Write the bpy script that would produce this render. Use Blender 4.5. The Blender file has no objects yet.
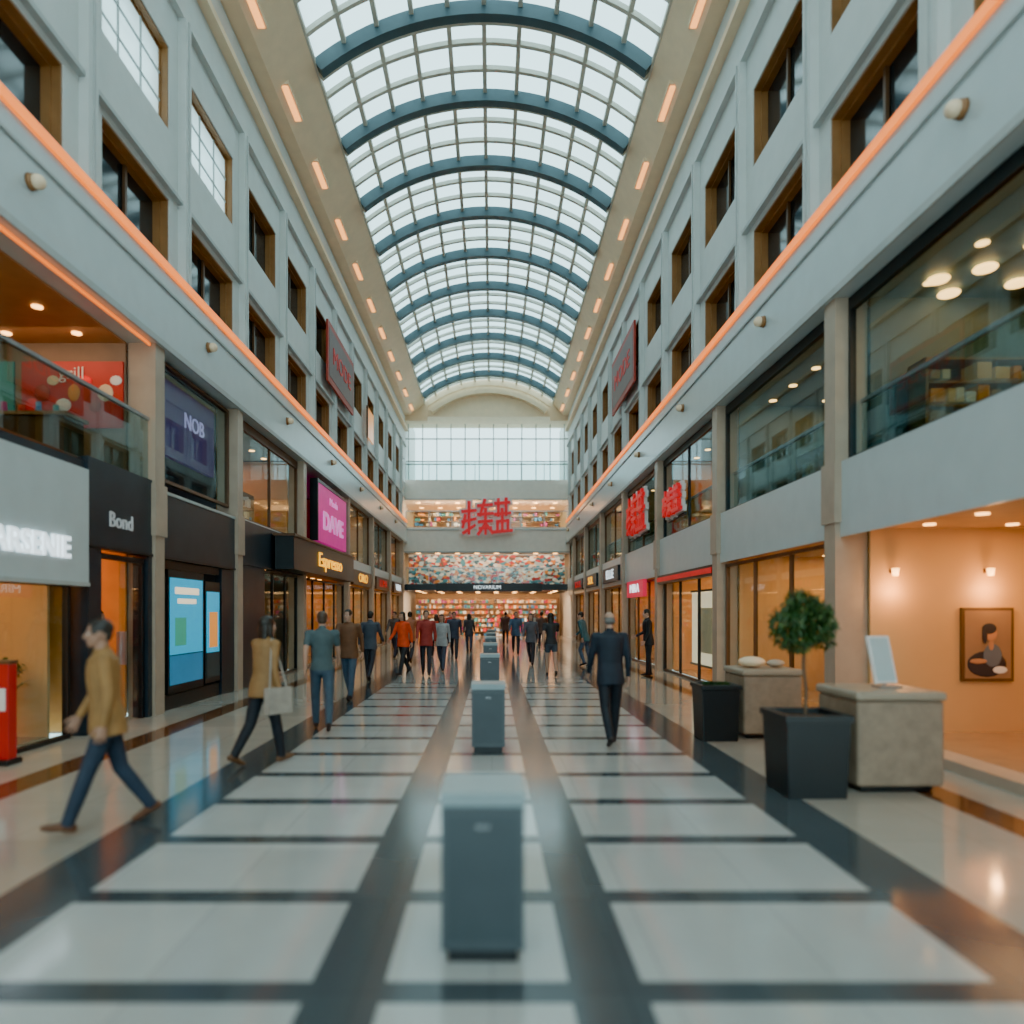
import bpy, math, random
import numpy as np
from mathutils import Vector, Matrix, Euler
random.seed(7)
rng = random.Random(11)
SC = bpy.context.scene

# ------------------------------------------------------------------ materials
MATS = {}
def mat(name, col, rough=0.6, metal=0.0, emit=None, es=0.0, var=0.08, vs=3.0, bump=0.0, spec=0.5):
    if name in MATS: return MATS[name]
    m = bpy.data.materials.new(name); m.use_nodes = True
    nt = m.node_tree; b = nt.nodes['Principled BSDF']
    b.inputs['Roughness'].default_value = rough
    b.inputs['Metallic'].default_value = metal
    b.inputs['Specular IOR Level'].default_value = spec
    tc = nt.nodes.new('ShaderNodeTexCoord')
    nz = nt.nodes.new('ShaderNodeTexNoise'); nz.inputs['Scale'].default_value = vs; nz.inputs['Detail'].default_value = 3
    nt.links.new(tc.outputs['Object'], nz.inputs['Vector'])
    rp = nt.nodes.new('ShaderNodeValToRGB')
    c0 = [max(0, c*(1-var)) for c in col]; c1 = [min(1, c*(1+var)) for c in col]
    rp.color_ramp.elements[0].color = (*c0, 1); rp.color_ramp.elements[1].color = (*c1, 1)
    rp.color_ramp.elements[0].position = 0.3; rp.color_ramp.elements[1].position = 0.7
    nt.links.new(nz.outputs['Fac'], rp.inputs['Fac'])
    nt.links.new(rp.outputs['Color'], b.inputs['Base Color'])
    if bump > 0:
        bp = nt.nodes.new('ShaderNodeBump'); bp.inputs['Strength'].default_value = bump; bp.inputs['Distance'].default_value = 0.02
        nt.links.new(nz.outputs['Fac'], bp.inputs['Height']); nt.links.new(bp.outputs['Normal'], b.inputs['Normal'])
    if emit:
        b.inputs['Emission Color'].default_value = (*emit, 1)
        b.inputs['Emission Strength'].default_value = es
    MATS[name] = m
    return m

def glass_mat(name, tint=(0.85,0.95,0.95), refl=0.12, rough=0.02, milky=0.0, milkcol=(0.8,0.9,0.92)):
    if name in MATS: return MATS[name]
    m = bpy.data.materials.new(name); m.use_nodes = True
    nt = m.node_tree; nt.nodes.clear()
    out = nt.nodes.new('ShaderNodeOutputMaterial')
    tr = nt.nodes.new('ShaderNodeBsdfTransparent'); tr.inputs['Color'].default_value = (*tint, 1)
    gl = nt.nodes.new('ShaderNodeBsdfGlossy'); gl.inputs['Roughness'].default_value = rough; gl.inputs['Color'].default_value = (0.9,0.97,1,1)
    lw = nt.nodes.new('ShaderNodeLayerWeight'); lw.inputs['Blend'].default_value = 0.25
    mr = nt.nodes.new('ShaderNodeMapRange'); mr.inputs['To Min'].default_value = refl*0.5; mr.inputs['To Max'].default_value = min(1, refl*3.5)
    nt.links.new(lw.outputs['Facing'], mr.inputs['Value'])
    mx = nt.nodes.new('ShaderNodeMixShader')
    nt.links.new(mr.outputs['Result'], mx.inputs['Fac'])
    last = tr
    if milky > 0:
        df = nt.nodes.new('ShaderNodeBsdfTranslucent'); df.inputs['Color'].default_value = (*milkcol, 1)
        m2 = nt.nodes.new('ShaderNodeMixShader'); m2.inputs['Fac'].default_value = milky
        nt.links.new(tr.outputs[0], m2.inputs[1]); nt.links.new(df.outputs[0], m2.inputs[2]); last = m2
    nt.links.new(last.outputs[0], mx.inputs[1]); nt.links.new(gl.outputs[0], mx.inputs[2])
    nt.links.new(mx.outputs[0], out.inputs['Surface'])
    MATS[name] = m
    return m

def tile_mat(name, col, rough, sx, sy, grout=0.75, var=0.08, spec=0.65):
    m = bpy.data.materials.new(name); m.use_nodes = True
    nt = m.node_tree; b = nt.nodes['Principled BSDF']
    b.inputs['Specular IOR Level'].default_value = spec
    tc = nt.nodes.new('ShaderNodeTexCoord')
    br = nt.nodes.new('ShaderNodeTexBrick'); br.offset = 0.0
    br.inputs['Scale'].default_value = 1.0
    br.inputs['Brick Width'].default_value = sx; br.inputs['Row Height'].default_value = sy
    br.inputs['Mortar Size'].default_value = 0.006; br.inputs['Mortar Smooth'].default_value = 0.3
    br.inputs['Color1'].default_value = (*[c*(1-var) for c in col], 1)
    br.inputs['Color2'].default_value = (*[c*(1+var*0.5) for c in col], 1)
    br.inputs['Mortar'].default_value = (*[c*grout for c in col], 1)
    nt.links.new(tc.outputs['Object'], br.inputs['Vector'])
    nz = nt.nodes.new('ShaderNodeTexNoise'); nz.inputs['Scale'].default_value = 1.7; nz.inputs['Detail'].default_value = 5
    nt.links.new(tc.outputs['Object'], nz.inputs['Vector'])
    mr = nt.nodes.new('ShaderNodeMapRange'); mr.inputs['To Min'].default_value = 0.86; mr.inputs['To Max'].default_value = 1.1
    nt.links.new(nz.outputs['Fac'], mr.inputs['Value'])
    mx = nt.nodes.new('ShaderNodeVectorMath'); mx.operation = 'MULTIPLY'
    nt.links.new(br.outputs['Color'], mx.inputs[0]); nt.links.new(mr.outputs['Result'], mx.inputs[1])
    nt.links.new(mx.outputs['Vector'], b.inputs['Base Color'])
    r2 = nt.nodes.new('ShaderNodeMapRange'); r2.inputs['To Min'].default_value = rough*0.7; r2.inputs['To Max'].default_value = rough*1.4
    nt.links.new(nz.outputs['Fac'], r2.inputs['Value']); nt.links.new(r2.outputs['Result'], b.inputs['Roughness'])
    MATS[name] = m
    return m

def mural_mat():
    m=bpy.data.materials.new('mural_mosaic'); m.use_nodes=True; nt=m.node_tree; b=nt.nodes['Principled BSDF']; b.inputs['Roughness'].default_value=.5
    tc=nt.nodes.new('ShaderNodeTexCoord'); mp=nt.nodes.new('ShaderNodeMapping'); mp.inputs['Scale'].default_value=(1,1,1.6)
    nt.links.new(tc.outputs['Object'],mp.inputs['Vector'])
    v=nt.nodes.new('ShaderNodeTexVoronoi'); v.inputs['Scale'].default_value=4.2; nt.links.new(mp.outputs['Vector'],v.inputs['Vector'])
    sp=nt.nodes.new('ShaderNodeSeparateColor'); nt.links.new(v.outputs['Color'],sp.inputs[0])
    r=nt.nodes.new('ShaderNodeValToRGB'); r.color_ramp.interpolation='CONSTANT'
    cols=[(.03,.10,.14),(.45,.03,.03),(.65,.55,.42),(.05,.22,.28),(.60,.20,.03),(.70,.70,.66),(.12,.06,.04),(.30,.42,.45)]
    r.color_ramp.elements[0].color=(*cols[0],1); r.color_ramp.elements[1].position=1/8; r.color_ramp.elements[1].color=(*cols[1],1)
    for i in range(2,8):
        e=r.color_ramp.elements.new(i/8); e.color=(*cols[i],1)
    nt.links.new(sp.outputs[0],r.inputs['Fac']); nt.links.new(r.outputs['Color'],b.inputs['Base Color'])
    nt.links.new(r.outputs['Color'],b.inputs['Emission Color']); b.inputs['Emission Strength'].default_value=.15  # painted panel also emits faintly, brightness put into the material
    return m

# ------------------------------------------------------------------ mesh builder
class MB:
    def __init__(s): s.v=[]; s.f=[]; s.m=[]; s.sm=[]; s.slots=[]
    def mi(s, m):
        if m not in s.slots: s.slots.append(m)
        return s.slots.index(m)
    def add(s, vs, fs, m, smooth=False):
        o=len(s.v); s.v += [tuple(v) for v in vs]; k=s.mi(m)
        for f in fs: s.f.append([o+i for i in f]); s.m.append(k); s.sm.append(smooth)
    def box(s, x0,x1,y0,y1,z0,z1, m, M=None):
        if x0>x1: x0,x1=x1,x0
        if y0>y1: y0,y1=y1,y0
        if z0>z1: z0,z1=z1,z0
        vs=[Vector(p) for p in [(x0,y0,z0),(x1,y0,z0),(x1,y1,z0),(x0,y1,z0),(x0,y0,z1),(x1,y0,z1),(x1,y1,z1),(x0,y1,z1)]]
        if M is not None: vs=[M@v for v in vs]
        s.add(vs,[(0,3,2,1),(4,5,6,7),(0,1,5,4),(1,2,6,5),(2,3,7,6),(3,0,4,7)],m)
    def loft(s, rings, m, smooth=True, cap=True):
        n=len(rings[0]); o=[]; vs=[]
        for r in rings: vs+=r
        fs=[]
        for i in range(len(rings)-1):
            for j in range(n):
                a=i*n+j; b=i*n+(j+1)%n
                fs.append((a,b,b+n,a+n))
        if cap:
            fs.append(tuple(reversed(range(n)))); fs.append(tuple(range((len(rings)-1)*n, len(rings)*n)))
        s.add(vs,fs,m,smooth)
    def tube(s, p0,p1,r0,r1,m,n=12,round_=False,smooth=True):
        p0=Vector(p0);p1=Vector(p1); d=(p1-p0); L=d.length; d.normalize()
        u=d.orthogonal().normalized(); w=d.cross(u)
        st=[]
        if round_:
            for k in (85,60,35,12): a=math.radians(k); st.append((p0-d*r0*math.sin(a), r0*math.cos(a)))
        st.append((p0,r0)); st.append((p1,r1))
        if round_:
            for k in (12,35,60,85): a=math.radians(k); st.append((p1+d*r1*math.sin(a), r1*math.cos(a)))
        s.loft([[c+u*(math.cos(2*math.pi*j/n)*r)+w*(math.sin(2*math.pi*j/n)*r) for j in range(n)] for c,r in st],m,smooth)
    def ell(s, c, r, m, n=16, k=10, M=None):
        c=Vector(c); rings=[]
        for i in range(k+1):
            t=math.pi*(0.02+0.96*i/k); z=-math.cos(t); q=math.sin(t)
            ring=[Vector((math.cos(2*math.pi*j/n)*q*r[0], math.sin(2*math.pi*j/n)*q*r[1], z*r[2])) for j in range(n)]
            if M is not None: ring=[M@v for v in ring]
            rings.append([c+v for v in ring])
        s.loft(rings,m,True)
    def text(s, string, size, M, m, ext=0.02, sx=1.0, bold=0.0):
        cu=bpy.data.curves.new('tmp','FONT'); cu.body=string; cu.size=size; cu.extrude=ext; cu.align_x='CENTER'; cu.align_y='CENTER'; cu.offset=bold
        cu.resolution_u=3
        ob=bpy.data.objects.new('tmp',cu); SC.collection.objects.link(ob)
        bpy.context.view_layer.update()
        me=bpy.data.meshes.new_from_object(ob.evaluated_get(bpy.context.evaluated_depsgraph_get()))
        vs=[M@Vector((v.co.x*sx,v.co.y,v.co.z)) for v in me.vertices]
        s.add(vs,[tuple(p.vertices) for p in me.polygons],m)
        bpy.data.objects.remove(ob); bpy.data.curves.remove(cu); bpy.data.meshes.remove(me)
    def finish(s, name, bevel=0.0, parent=None, origin=None, seg=2):
        xs=np.array(s.v)
        if origin is None:
            mn=xs.min(0); mx=xs.max(0); origin=((mn[0]+mx[0])/2,(mn[1]+mx[1])/2,mn[2])
        o=Vector(origin)
        me=bpy.data.meshes.new(name)
        me.from_pydata([tuple(Vector(v)-o) for v in s.v],[],s.f)
        for m in s.slots: me.materials.append(m)
        me.polygons.foreach_set('material_index',s.m); me.polygons.foreach_set('use_smooth',s.sm)
        me.update()
        ob=bpy.data.objects.new(name,me); ob.location=o; SC.collection.objects.link(ob)
        if bevel>0:
            bv=ob.modifiers.new('Bevel','BEVEL'); bv.width=bevel; bv.segments=seg; bv.limit_method='ANGLE'; bv.angle_limit=math.radians(50)
        if parent: ob.parent=parent
        return ob

def area(name, loc, rot, sx, sy, power, col):
    l=bpy.data.lights.new(name,'AREA'); l.shape='RECTANGLE'; l.size=sx; l.size_y=sy; l.energy=power; l.color=col
    o=bpy.data.objects.new(name,l); o.location=loc; o.rotation_euler=rot; SC.collection.objects.link(o); return o

# ------------------------------------------------------------------ palette
WALL=mat('painted_wall',(0.58,0.61,0.59),0.5,var=0.03)
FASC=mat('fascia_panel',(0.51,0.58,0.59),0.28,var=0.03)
FASE=mat('end_fascia_panel',(0.78,0.74,0.66),0.4,var=0.04)
CREAM=mat('cream_plaster',(0.88,0.68,0.46),0.6,var=0.04)
PIL=mat('pillar_stone',(0.42,0.33,0.25),0.4,var=0.08)
BROWN=mat('bronze_frame',(0.12,0.06,0.03),0.4,var=0.15)
BRONZE=mat('timber_reveal',(0.29,0.135,0.05),0.45,var=0.15)
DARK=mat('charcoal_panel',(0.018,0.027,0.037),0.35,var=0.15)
BLACK=mat('black_metal',(0.012,0.014,0.016),0.35)
STEEL=mat('brushed_steel',(0.45,0.48,0.5),0.3,0.9)
RIB=mat('roof_rib_steel',(0.055,0.10,0.12),0.45)
BAR=mat('glazing_bar',(0.42,0.45,0.44),0.5)
GBAR=mat('roof_glazing_bar',(0.58,0.55,0.47),0.5)
WARMW=mat('warm_shop_wall',(0.70,0.40,0.17),0.6,var=0.06,vs=1.0)
BEIGE=mat('beige_shop_wall',(0.64,0.41,0.20),0.6,var=0.05,vs=1.0)
ORW=mat('amber_shop_wall',(0.66,0.29,0.07),0.6)
DKI=mat('dark_interior',(0.06,0.07,0.073),0.6)
CEI=mat('shop_ceiling',(0.38,0.25,0.14),0.6)
SHF=mat('shop_floor',(0.36,0.25,0.16),0.2)
LED=mat('led_strip',(0.8,0.25,0.04),0.5,emit=(1.0,0.20,0.015),es=1.3)
DL=mat('downlight_lens',(1,0.7,0.4),0.5,emit=(1.0,0.48,0.14),es=6)
LAMP=mat('soffit_lamp',(1,0.6,0.3),0.5,emit=(1.0,0.36,0.08),es=2.2)
WHT=mat('lit_white_letter',(0.8,0.88,0.92),0.5,emit=(0.80,0.93,1.0),es=1.3)
YEL=mat('lit_yellow_letter',(1,0.5,0.03),0.5,emit=(1.0,0.42,0.01),es=1.5)
MAG=mat('lit_magenta_panel',(0.5,0.004,0.22),0.4,emit=(0.80,0.003,0.33),es=0.40)
PNK=mat('lit_pink_letter',(1,0.4,0.8),0.4,emit=(1.0,0.3,0.75),es=0.5)
REDL=mat('lit_red_panel',(0.70,0.004,0.012),0.4,emit=(1.0,0.003,0.015),es=0.22)
RED=mat('red_enamel',(0.45,0.012,0.015),0.4,emit=(0.8,0.01,0.015),es=0.04)  # enamel with a slight added glow, not a light source
REDB=mat('dull_red_sign',(0.38,0.04,0.025),0.5)
WHITEP=mat('white_trim',(0.75,0.75,0.73),0.5)
PUR=mat('purple_panel',(0.05,0.02,0.10),0.4,emit=(0.2,0.04,0.45),es=0.08)
CYAN=mat('screen_cyan',(0.02,0.36,0.55),0.3,emit=(0.005,0.46,0.80),es=0.6)
SORG=mat('screen_orange',(0.7,0.3,0.07),0.3,emit=(1.0,0.34,0.06),es=0.6)
LGT=mat('lightbox_white',(0.9,0.8,0.7),0.5,emit=(1.0,0.78,0.50),es=0.9)
GL=glass_mat('shop_glass',(0.88,0.94,0.93),0.05)
GLR=glass_mat('railing_glass',(0.66,0.82,0.84),0.12)
GLU=glass_mat('upper_shop_glass',(0.80,0.91,0.93),0.06)
GLS=glass_mat('skylight_glass',(0.74,0.90,0.93),0.04,0.1,0.28)
GLF=glass_mat('frosted_daylight_glass',(0.9,0.97,0.97),0.05,0.1,0.75,(0.9,0.97,0.98))
GLD=mat('dark_window_glass',(0.02,0.026,0.03),0.08,spec=0.8)

XL,XR=-5.6,4.9
Y0,Y1=-8.0,45.0
def X(s,d): return (XL-d) if s<0 else (XR+d)
def bx(mb,s,d0,d1,y0,y1,z0,z1,m): mb.box(X(s,d0),X(s,d1),y0,y1,z0,z1,m)
def facing(s,d,y,z):
    x=X(s,d)
    if s<0: R=Matrix(((0,0,1),(1,0,0),(0,1,0))).to_4x4()
    else: R=Matrix(((0,0,-1),(-1,0,0),(0,1,0))).to_4x4()
    return Matrix.Translation((x,y,z))@R
def facing_cam(x,y,z):
    return Matrix.Translation((x,y,z))@Matrix(((1,0,0),(0,0,-1),(0,1,0))).to_4x4()

# ------------------------------------------------------------------ floor
TW=tile_mat('marble_tile_white',(0.47,0.475,0.455),0.10,0.80,5.0,spec=.6)
TO=tile_mat('marble_tile_outer',(0.40,0.365,0.31),0.09,1.2,1.04)
TD=tile_mat('granite_tile_dark',(0.060,0.074,0.082),0.135,0.6,1.04,0.7,0.12,spec=.5)
TB=tile_mat('granite_tile_brown',(0.13,0.06,0.03),0.10,0.6,1.04,0.6,0.15)
mb=MB()
c=-0.07
xb=[(-5.95,TO),(-4.85,TB),(-4.45,TO),(c-2.88,TD),(c-2.38,'T'),(c-0.76,TD),(c-0.42,'T'),(c+0.42,TD),(c+0.76,'T'),(c+2.38,TD),(c+2.88,TO),(4.0,TB),(4.35,TO),(5.25,None)]
ph=3.13
k0=math.floor((Y0-ph)/1.05)
cuts=[Y0]
k=k0
while True:
    a=ph+k*1.05-0.09; b=a+0.18
    if a>53: break
    if a>Y0: cuts+= [a,b]
    k+=1
cuts.append(53.0)
for i in range(len(xb)-1):
    x0,m=xb[i];x1=xb[i+1][0]
    if m!='T':
        mb.add([(x0,Y0,0),(x1,Y0,0),(x1,53,0),(x0,53,0)],[(0,1,2,3)],m)
    else:
        for j in range(len(cuts)-1):
            a,b=cuts[j],cuts[j+1]
            mm=TD if (b-a)<0.21 and j>0 else TW
            mb.add([(x0,a,0),(x1,a,0),(x1,b,0),(x0,b,0)],[(0,1,2,3)],mm)
fl=mb.finish('floor',origin=(0,0,0))

# ------------------------------------------------------------------ side walls
pillars={-1:[4.6,11.6,15.3,20.6,27.0,32.5,38.0,43.5],1:[4.6,9.95,15.1,20.5,25.8,31.1,36.4,41.7]}
pil0={-1:9.6-18,1:10.6-18}
DEP=4.6
for s,nm in ((-1,'left'),(1,'right')):
    mb=MB()
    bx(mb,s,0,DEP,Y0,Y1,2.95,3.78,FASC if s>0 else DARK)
    if s>0: bx(mb,s,-0.03,0.0,Y0,Y1,2.75,3.8,FASC)
    else: bx(mb,s,-0.02,0.0,15.3,Y1,3.45,3.8,FASC)
    bx(mb,s,-0.12,DEP,Y0,Y1,6.1,7.55,FASC)
    bx(mb,s,-0.16,-0.12,Y0,Y1,6.1,6.2,BAR)
    bx(mb,s,-0.15,-0.12,Y0,Y1,7.1,7.14,BAR)
    bx(mb,s,DEP,DEP+0.2,Y0,Y1,0,7.55,BEIGE)
    for y in pillars[s]:
        bx(mb,s,-0.10,0.35,y-0.16,y+0.16,0,2.95,PIL)
        bx(mb,s,-0.10,0.35,y-0.16,y+0.16,3.78,6.1,PIL)
        bx(mb,s,-0.13,-0.02,y-0.2,y+0.2,2.95,3.8,PIL)
    bx(mb,s,0.0,0.6,Y0,Y1,7.55,7.75,WALL)
    bx(mb,s,0.0,0.6,Y0,Y1,8.85,10.05,WALL)
    bx(mb,s,0.0,0.6,Y0,Y1,11.5,14.3,WALL)
    bx(mb,s,-0.10,0.0,Y0,Y1,8.95,9.02,BAR)
    bx(mb,s,-0.12,0.0,Y0,Y1,12.3,12.5,WALL)
    bx(mb,s,-0.2,0.0,Y0,Y1,13.3,13.45,CREAM)
    y=pil0[s]
    while y<Y1:
        if y+0.45>Y0:
            bx(mb,s,0.0,0.6,max(Y0,y-0.45),min(Y1,y+0.45),7.75,8.85,WALL)
            bx(mb,s,0.0,0.6,max(Y0,y-0.45),min(Y1,y+0.45),10.05,11.5,WALL)
            bx(mb,s,-0.14,0.0,y-0.12,y+0.12,7.55,12.3,WALL)
            bx(mb,s,-0.16,-0.14,y-0.02,y+0.02,7.6,12.3,BAR)
        y+=3.0
    mb.finish('wall_'+nm)
    y=pil0[s]; k=0
    while y+3.0<=Y1+0.5:
        a=y+0.45;b=min(y+2.55,Y1)
        if b>0:
            for (z0,z1,up) in ((7.75,8.85,0),(10.05,11.5,1)):
                w=MB()
                lit = (s<0 and up and 8<y<14)
                fr=BRONZE
                bx(w,s,0.14,0.40,a,a+0.07,z0,z1,fr); bx(w,s,0.14,0.40,b-0.07,b,z0,z1,fr)
                bx(w,s,0.14,0.40,a+.07,b-.07,z0,z0+0.07,fr); bx(w,s,0.14,0.40,a+.07,b-.07,z1-0.07,z1,fr)
                bx(w,s,0.02,0.14,a+0.001,a+0.03,z0,z1,BRONZE); bx(w,s,0.02,0.14,b-0.03,b-0.001,z0,z1,BRONZE)
                bx(w,s,0.02,0.14,a+.03,b-.03,z1-0.03,z1-0.001,BRONZE)
                if lit:
                    bx(w,s,0.16,0.165,a+.07,b-.07,z0+.07,z1-.07,GLF)
                    for q in (0.33,0.66):
                        bx(w,s,0.13,0.155,a+.07,b-.07,z0+(z1-z0)*q-0.015,z0+(z1-z0)*q+0.015,BAR)
                        bx(w,s,0.13,0.155,a+(b-a)*q-.015,a+(b-a)*q+.015,z0+.07,z1-.07,BAR)
                else:
                    bx(w,s,0.2,0.25,(a+b)/2-0.03,(a+b)/2+0.03,z0+.07,z1-.07,BROWN)
                    bx(w,s,0.26,0.29,a+.07,b-.07,z0+.07,z1-.07,GLD)
                k+=1
                w.finish('window_%s_%d'%(nm,k))
        y+=3.0
    l=MB(); bx(l,s,-0.17,-0.121,Y0,Y1-.2,7.42,7.56,LED); l.finish('led_light_strip')
    cc=MB()
    xi=(-4.35) if s<0 else 3.95
    xo=X(s,0.6)
    def pr(pts,m):
        vs=[(p[0],Y0,p[1]) for p in pts]+[(p[0],Y1,p[1]) for p in pts]; n=len(pts)
        fs=[tuple(range(n)),tuple(reversed(range(n,2*n)))]+[(i,i+n,(i+1)%n+n,(i+1)%n) for i in range(n)]
        cc.add(vs,fs,m)
    pr([(xo,14.3),(X(s,-0.35),14.35),(xi,15.05),(xi,15.3),(xo,15.3)],CREAM)
    for i in range(22):
        yy=-6.5+2.9*i+ (0.9)
        if yy>Y1-1: break
        x0=X(s,-0.35); dx=(xi-x0); t=0.22
        px=x0+dx*t; pz=14.35+0.7*t
        cc.box(px-0.09,px+0.09,yy-0.60,yy+0.60,pz-0.05,pz+0.03,LAMP)
        cc.box(px-0.13,px+0.13,yy-0.65,yy+0.65,pz-0.02,pz+0.08,CREAM)
    cc.finish('ceiling_cornice_'+nm)
    start = 8.3 if s<0 else 7.1
    for i in range(8):
        yy=start+5.2*i
        if yy>Y1-1: break
        d=MB(); zz=6.8
        d.tube((X(s,-0.121),yy,zz),(X(s,-0.18),yy,zz),0.10,0.09,BRONZE,16)
        d.ell((X(s,-0.22),yy,zz),(0.085,0.085,0.085),CREAM)
        d.finish('dome_security_camera')

# ------------------------------------------------------------------ roof vault
cx=-0.2; hw=4.15; zs=15.15; rise=1.45
R=(hw*hw+rise*rise)/(2*rise); zc=zs+rise-R; A=math.asin(hw/R)
def arc(t,r): a=-A+2*A*t; return (cx+r*math.sin(a), zc+r*math.cos(a))
def arcbeam(mb,y0,y1,r0,r1,m,n=28):
    vs=[];fs=[]
    for i in range(n+1):
        a=arc(i/n,r0); b=arc(i/n,r1)
        vs+=[(a[0],y0,a[1]),(a[0],y1,a[1]),(b[0],y1,b[1]),(b[0],y0,b[1])]
    for i in range(n):
        o=4*i
        for j in range(4): fs.append((o+j,o+(j+1)%4,o+4+(j+1)%4,o+4+j))
    fs.append((0,3,2,1)); o=4*n; fs.append((o,o+1,o+2,o+3))
    mb.add(vs,fs,m,False)
rb=MB()
ys=[]
y=17.2-2.9*9
while y<Y1+0.3:
    if y>Y0: ys.append(y)
    y+=2.9
for y in ys:
    arcbeam(rb,y-0.13,y+0.13,R-0.30,R+0.04,RIB)
    arcbeam(rb,y+0.135,y+0.34,R-0.20,R+0.03,GBAR)
for y in ys:
    for q in (1.05,1.95):
        if y+q<Y1: arcbeam(rb,y+q-0.055,y+q+0.055,R-0.09,R+0.03,GBAR)
N=10
for i in range(N+1):
    a=arc(i/N,R)
    rb.box(a[0]-0.055,a[0]+0.055,Y0,Y1,a[1]-0.09,a[1]+0.03,GBAR)
rb.finish('ceiling_roof_ribs')
g=MB(); vs=[];fs=[]
for i in range(29):
    a=arc(i/28,R+0.035); vs+=[(a[0],Y0,a[1]),(a[0],Y1,a[1])]
for i in range(28): fs.append((2*i,2*i+1,2*i+3,2*i+2))
g.add(vs,fs,GLS,True); g.finish('ceiling_skylight')

# ------------------------------------------------------------------ end wall
e=MB()
YB=53.0
e.box(XL-0.2,XR+0.2,Y1,YB,3.1,3.5,DARK)
e.box(XL-0.2,XR+0.2,Y1,YB,5.6,7.15,FASE)
e.box(XL-0.2,XR+0.2,Y1-0.05,Y1,5.5,5.6,BAR)
e.box(XL-0.2,XR+0.2,Y1-0.05,Y1,6.95,7.02,BAR)
e.box(XL-0.2,XR+0.2,Y1,YB,8.95,10.2,FASE)
e.box(XL-0.2,XR+0.2,Y1-0.05,Y1,8.9,8.98,BAR)
e.box(XL-0.2,XR+0.2,YB,YB+0.2,0,10.2,BEIGE)
e.box(XL-0.7,XL-0.2,Y1+0.01,YB,0,15.3,WALL); e.box(XR+0.2,XR+0.7,Y1+0.01,YB,0,15.3,WALL)
e.box(XL-0.7,XR+0.7,Y1+0.4,Y1+3,14.3,14.6,CREAM)
vs=[];n=24
pts=[(XL-0.2,14.3)]+[(arc(i/n,R-0.3)[0],arc(i/n,R-0.3)[1]+0.0) for i in range(n+1)]+[(XR+0.2,14.3)]
for yy in (Y1+0.15,Y1+0.4): vs+=[(p[0],yy,p[1]) for p in pts]
m_=len(pts); fs=[tuple(range(m_)),tuple(reversed(range(m_,2*m_)))]+[(i,i+m_,(i+1)%m_+m_,(i+1)%m_) for i in range(m_)]
e.add(vs,fs,CREAM)
arcbeam(e,Y1-0.3,Y1+0.15,R-0.9,R-0.65,CREAM)
arcbeam(e,Y1+0.1,Y1+0.5,R-0.3,R+0.3,CREAM)
e.box(XL-0.2,cx-hw+0.2,Y1+0.02,Y1+0.4,14.0,15.4,CREAM); e.box(cx+hw-0.2,XR+0.2,Y1+0.02,Y1+0.4,14.0,15.4,CREAM)
e.finish('wall_end')
w=MB()
yw=Y1+2.0
x=XL
w.box(XL-.2,XR+.2,yw,yw+0.03,10.2,14.3,glass_mat('end_glass',(0.94,0.98,0.98),0.04))
while x<=XR: w.box(x-0.03,x+0.03,yw-0.06,yw,10.2,14.3,BAR); x+=0.95
for z in (11.6,13.3): w.box(XL-.2,XR+.2,yw-0.09,yw-0.06,z-0.04,z+0.04,BAR)
w.finish('window_end')
GLE=glass_mat('end_railing_glass',(0.88,0.95,0.95),0.05)
def railing(name,x0,x1,y,z0,h=1.05):
    r=MB(); r.box(x0,x1,y-0.01,y+0.01,z0+0.02,z0+h-0.03,GLE); r.box(x0,x1,y-0.03,y+0.03,z0+h-0.03,z0+h+0.03,STEEL)
    x=x0
    while x<=x1+0.01: r.box(x-0.02,x+0.02,y-0.03,y+0.03,z0,z0+h-0.03,STEEL); x+=(x1-x0)/7
    r.finish(name)
railing('glass_railing',XL+.05,XR-.05,Y1+0.1,3.5)
railing('glass_railing',XL+.05,XR-.05,Y1+0.1,7.15)
railing('glass_railing',XL+.05,XR-.05,Y1+0.1,10.2,1.2)

# merchandise
mcols=[(0.55,0.03,0.025),(0.65,0.50,0.32),(0.05,0.18,0.34),(0.70,0.24,0.03),(0.06,0.28,0.28),(0.70,0.67,0.62),(0.42,0.06,0.20),(0.12,0.09,0.07),(0.50,0.52,0.50),(0.35,0.22,0.12)]
MER=[mat('merchandise_%d'%i,c_,0.5,emit=c_,es=0.12) for i,c_ in enumerate(mcols)]  # goods self-glow in their own colour to look brighter lit
WOOD=mat('shelf_wood',(0.34,0.19,0.09),0.5)
def shelf(name,x0,x1,y0,y1,z0,z1,rows,axis='x',fill=0.85,step=0.22,back=WOOD,pal=None):
    r=MB(); rz=(z1-z0)/rows
    r.box(x0,x1,y0,y1,z0,z0+0.04,WOOD)
    if axis=='x':
        r.box(x0,x1,y1-0.03,y1,z0,z1,back); r.box(x0,x0+0.04,y0,y1,z0,z1,WOOD); r.box(x1-0.04,x1,y0,y1,z0,z1,WOOD)
    else:
        r.box(x0,x1,y0,y0+0.04,z0,z1,WOOD); r.box(x0,x1,y1-0.04,y1,z0,z1,WOOD)
    for k in range(rows):
        zz=z0+rz*(k+1); r.box(x0,x1,y0,y1,zz-0.03,zz,WOOD)
        a,b=(x0,x1) if axis=='x' else (y0,y1)
        t=a+0.08
        while t<b-0.2:
            ww=step*rng.uniform(0.4,1.1); hh=rz*rng.uniform(0.35,0.85)
            if rng.random()<fill:
                m=rng.choice(pal or MER)
                if axis=='x': r.box(t,t+ww*0.8,y0+0.02,y1-0.06,zz-rz+0.035,zz-rz+0.035+hh*0.9,m)
                else: r.box(x0+0.03,x1-0.03,t,t+ww*0.8,zz-rz+0.035,zz-rz+0.035+hh*0.9,m)
            t+=ww
    return r.finish(name)
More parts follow.
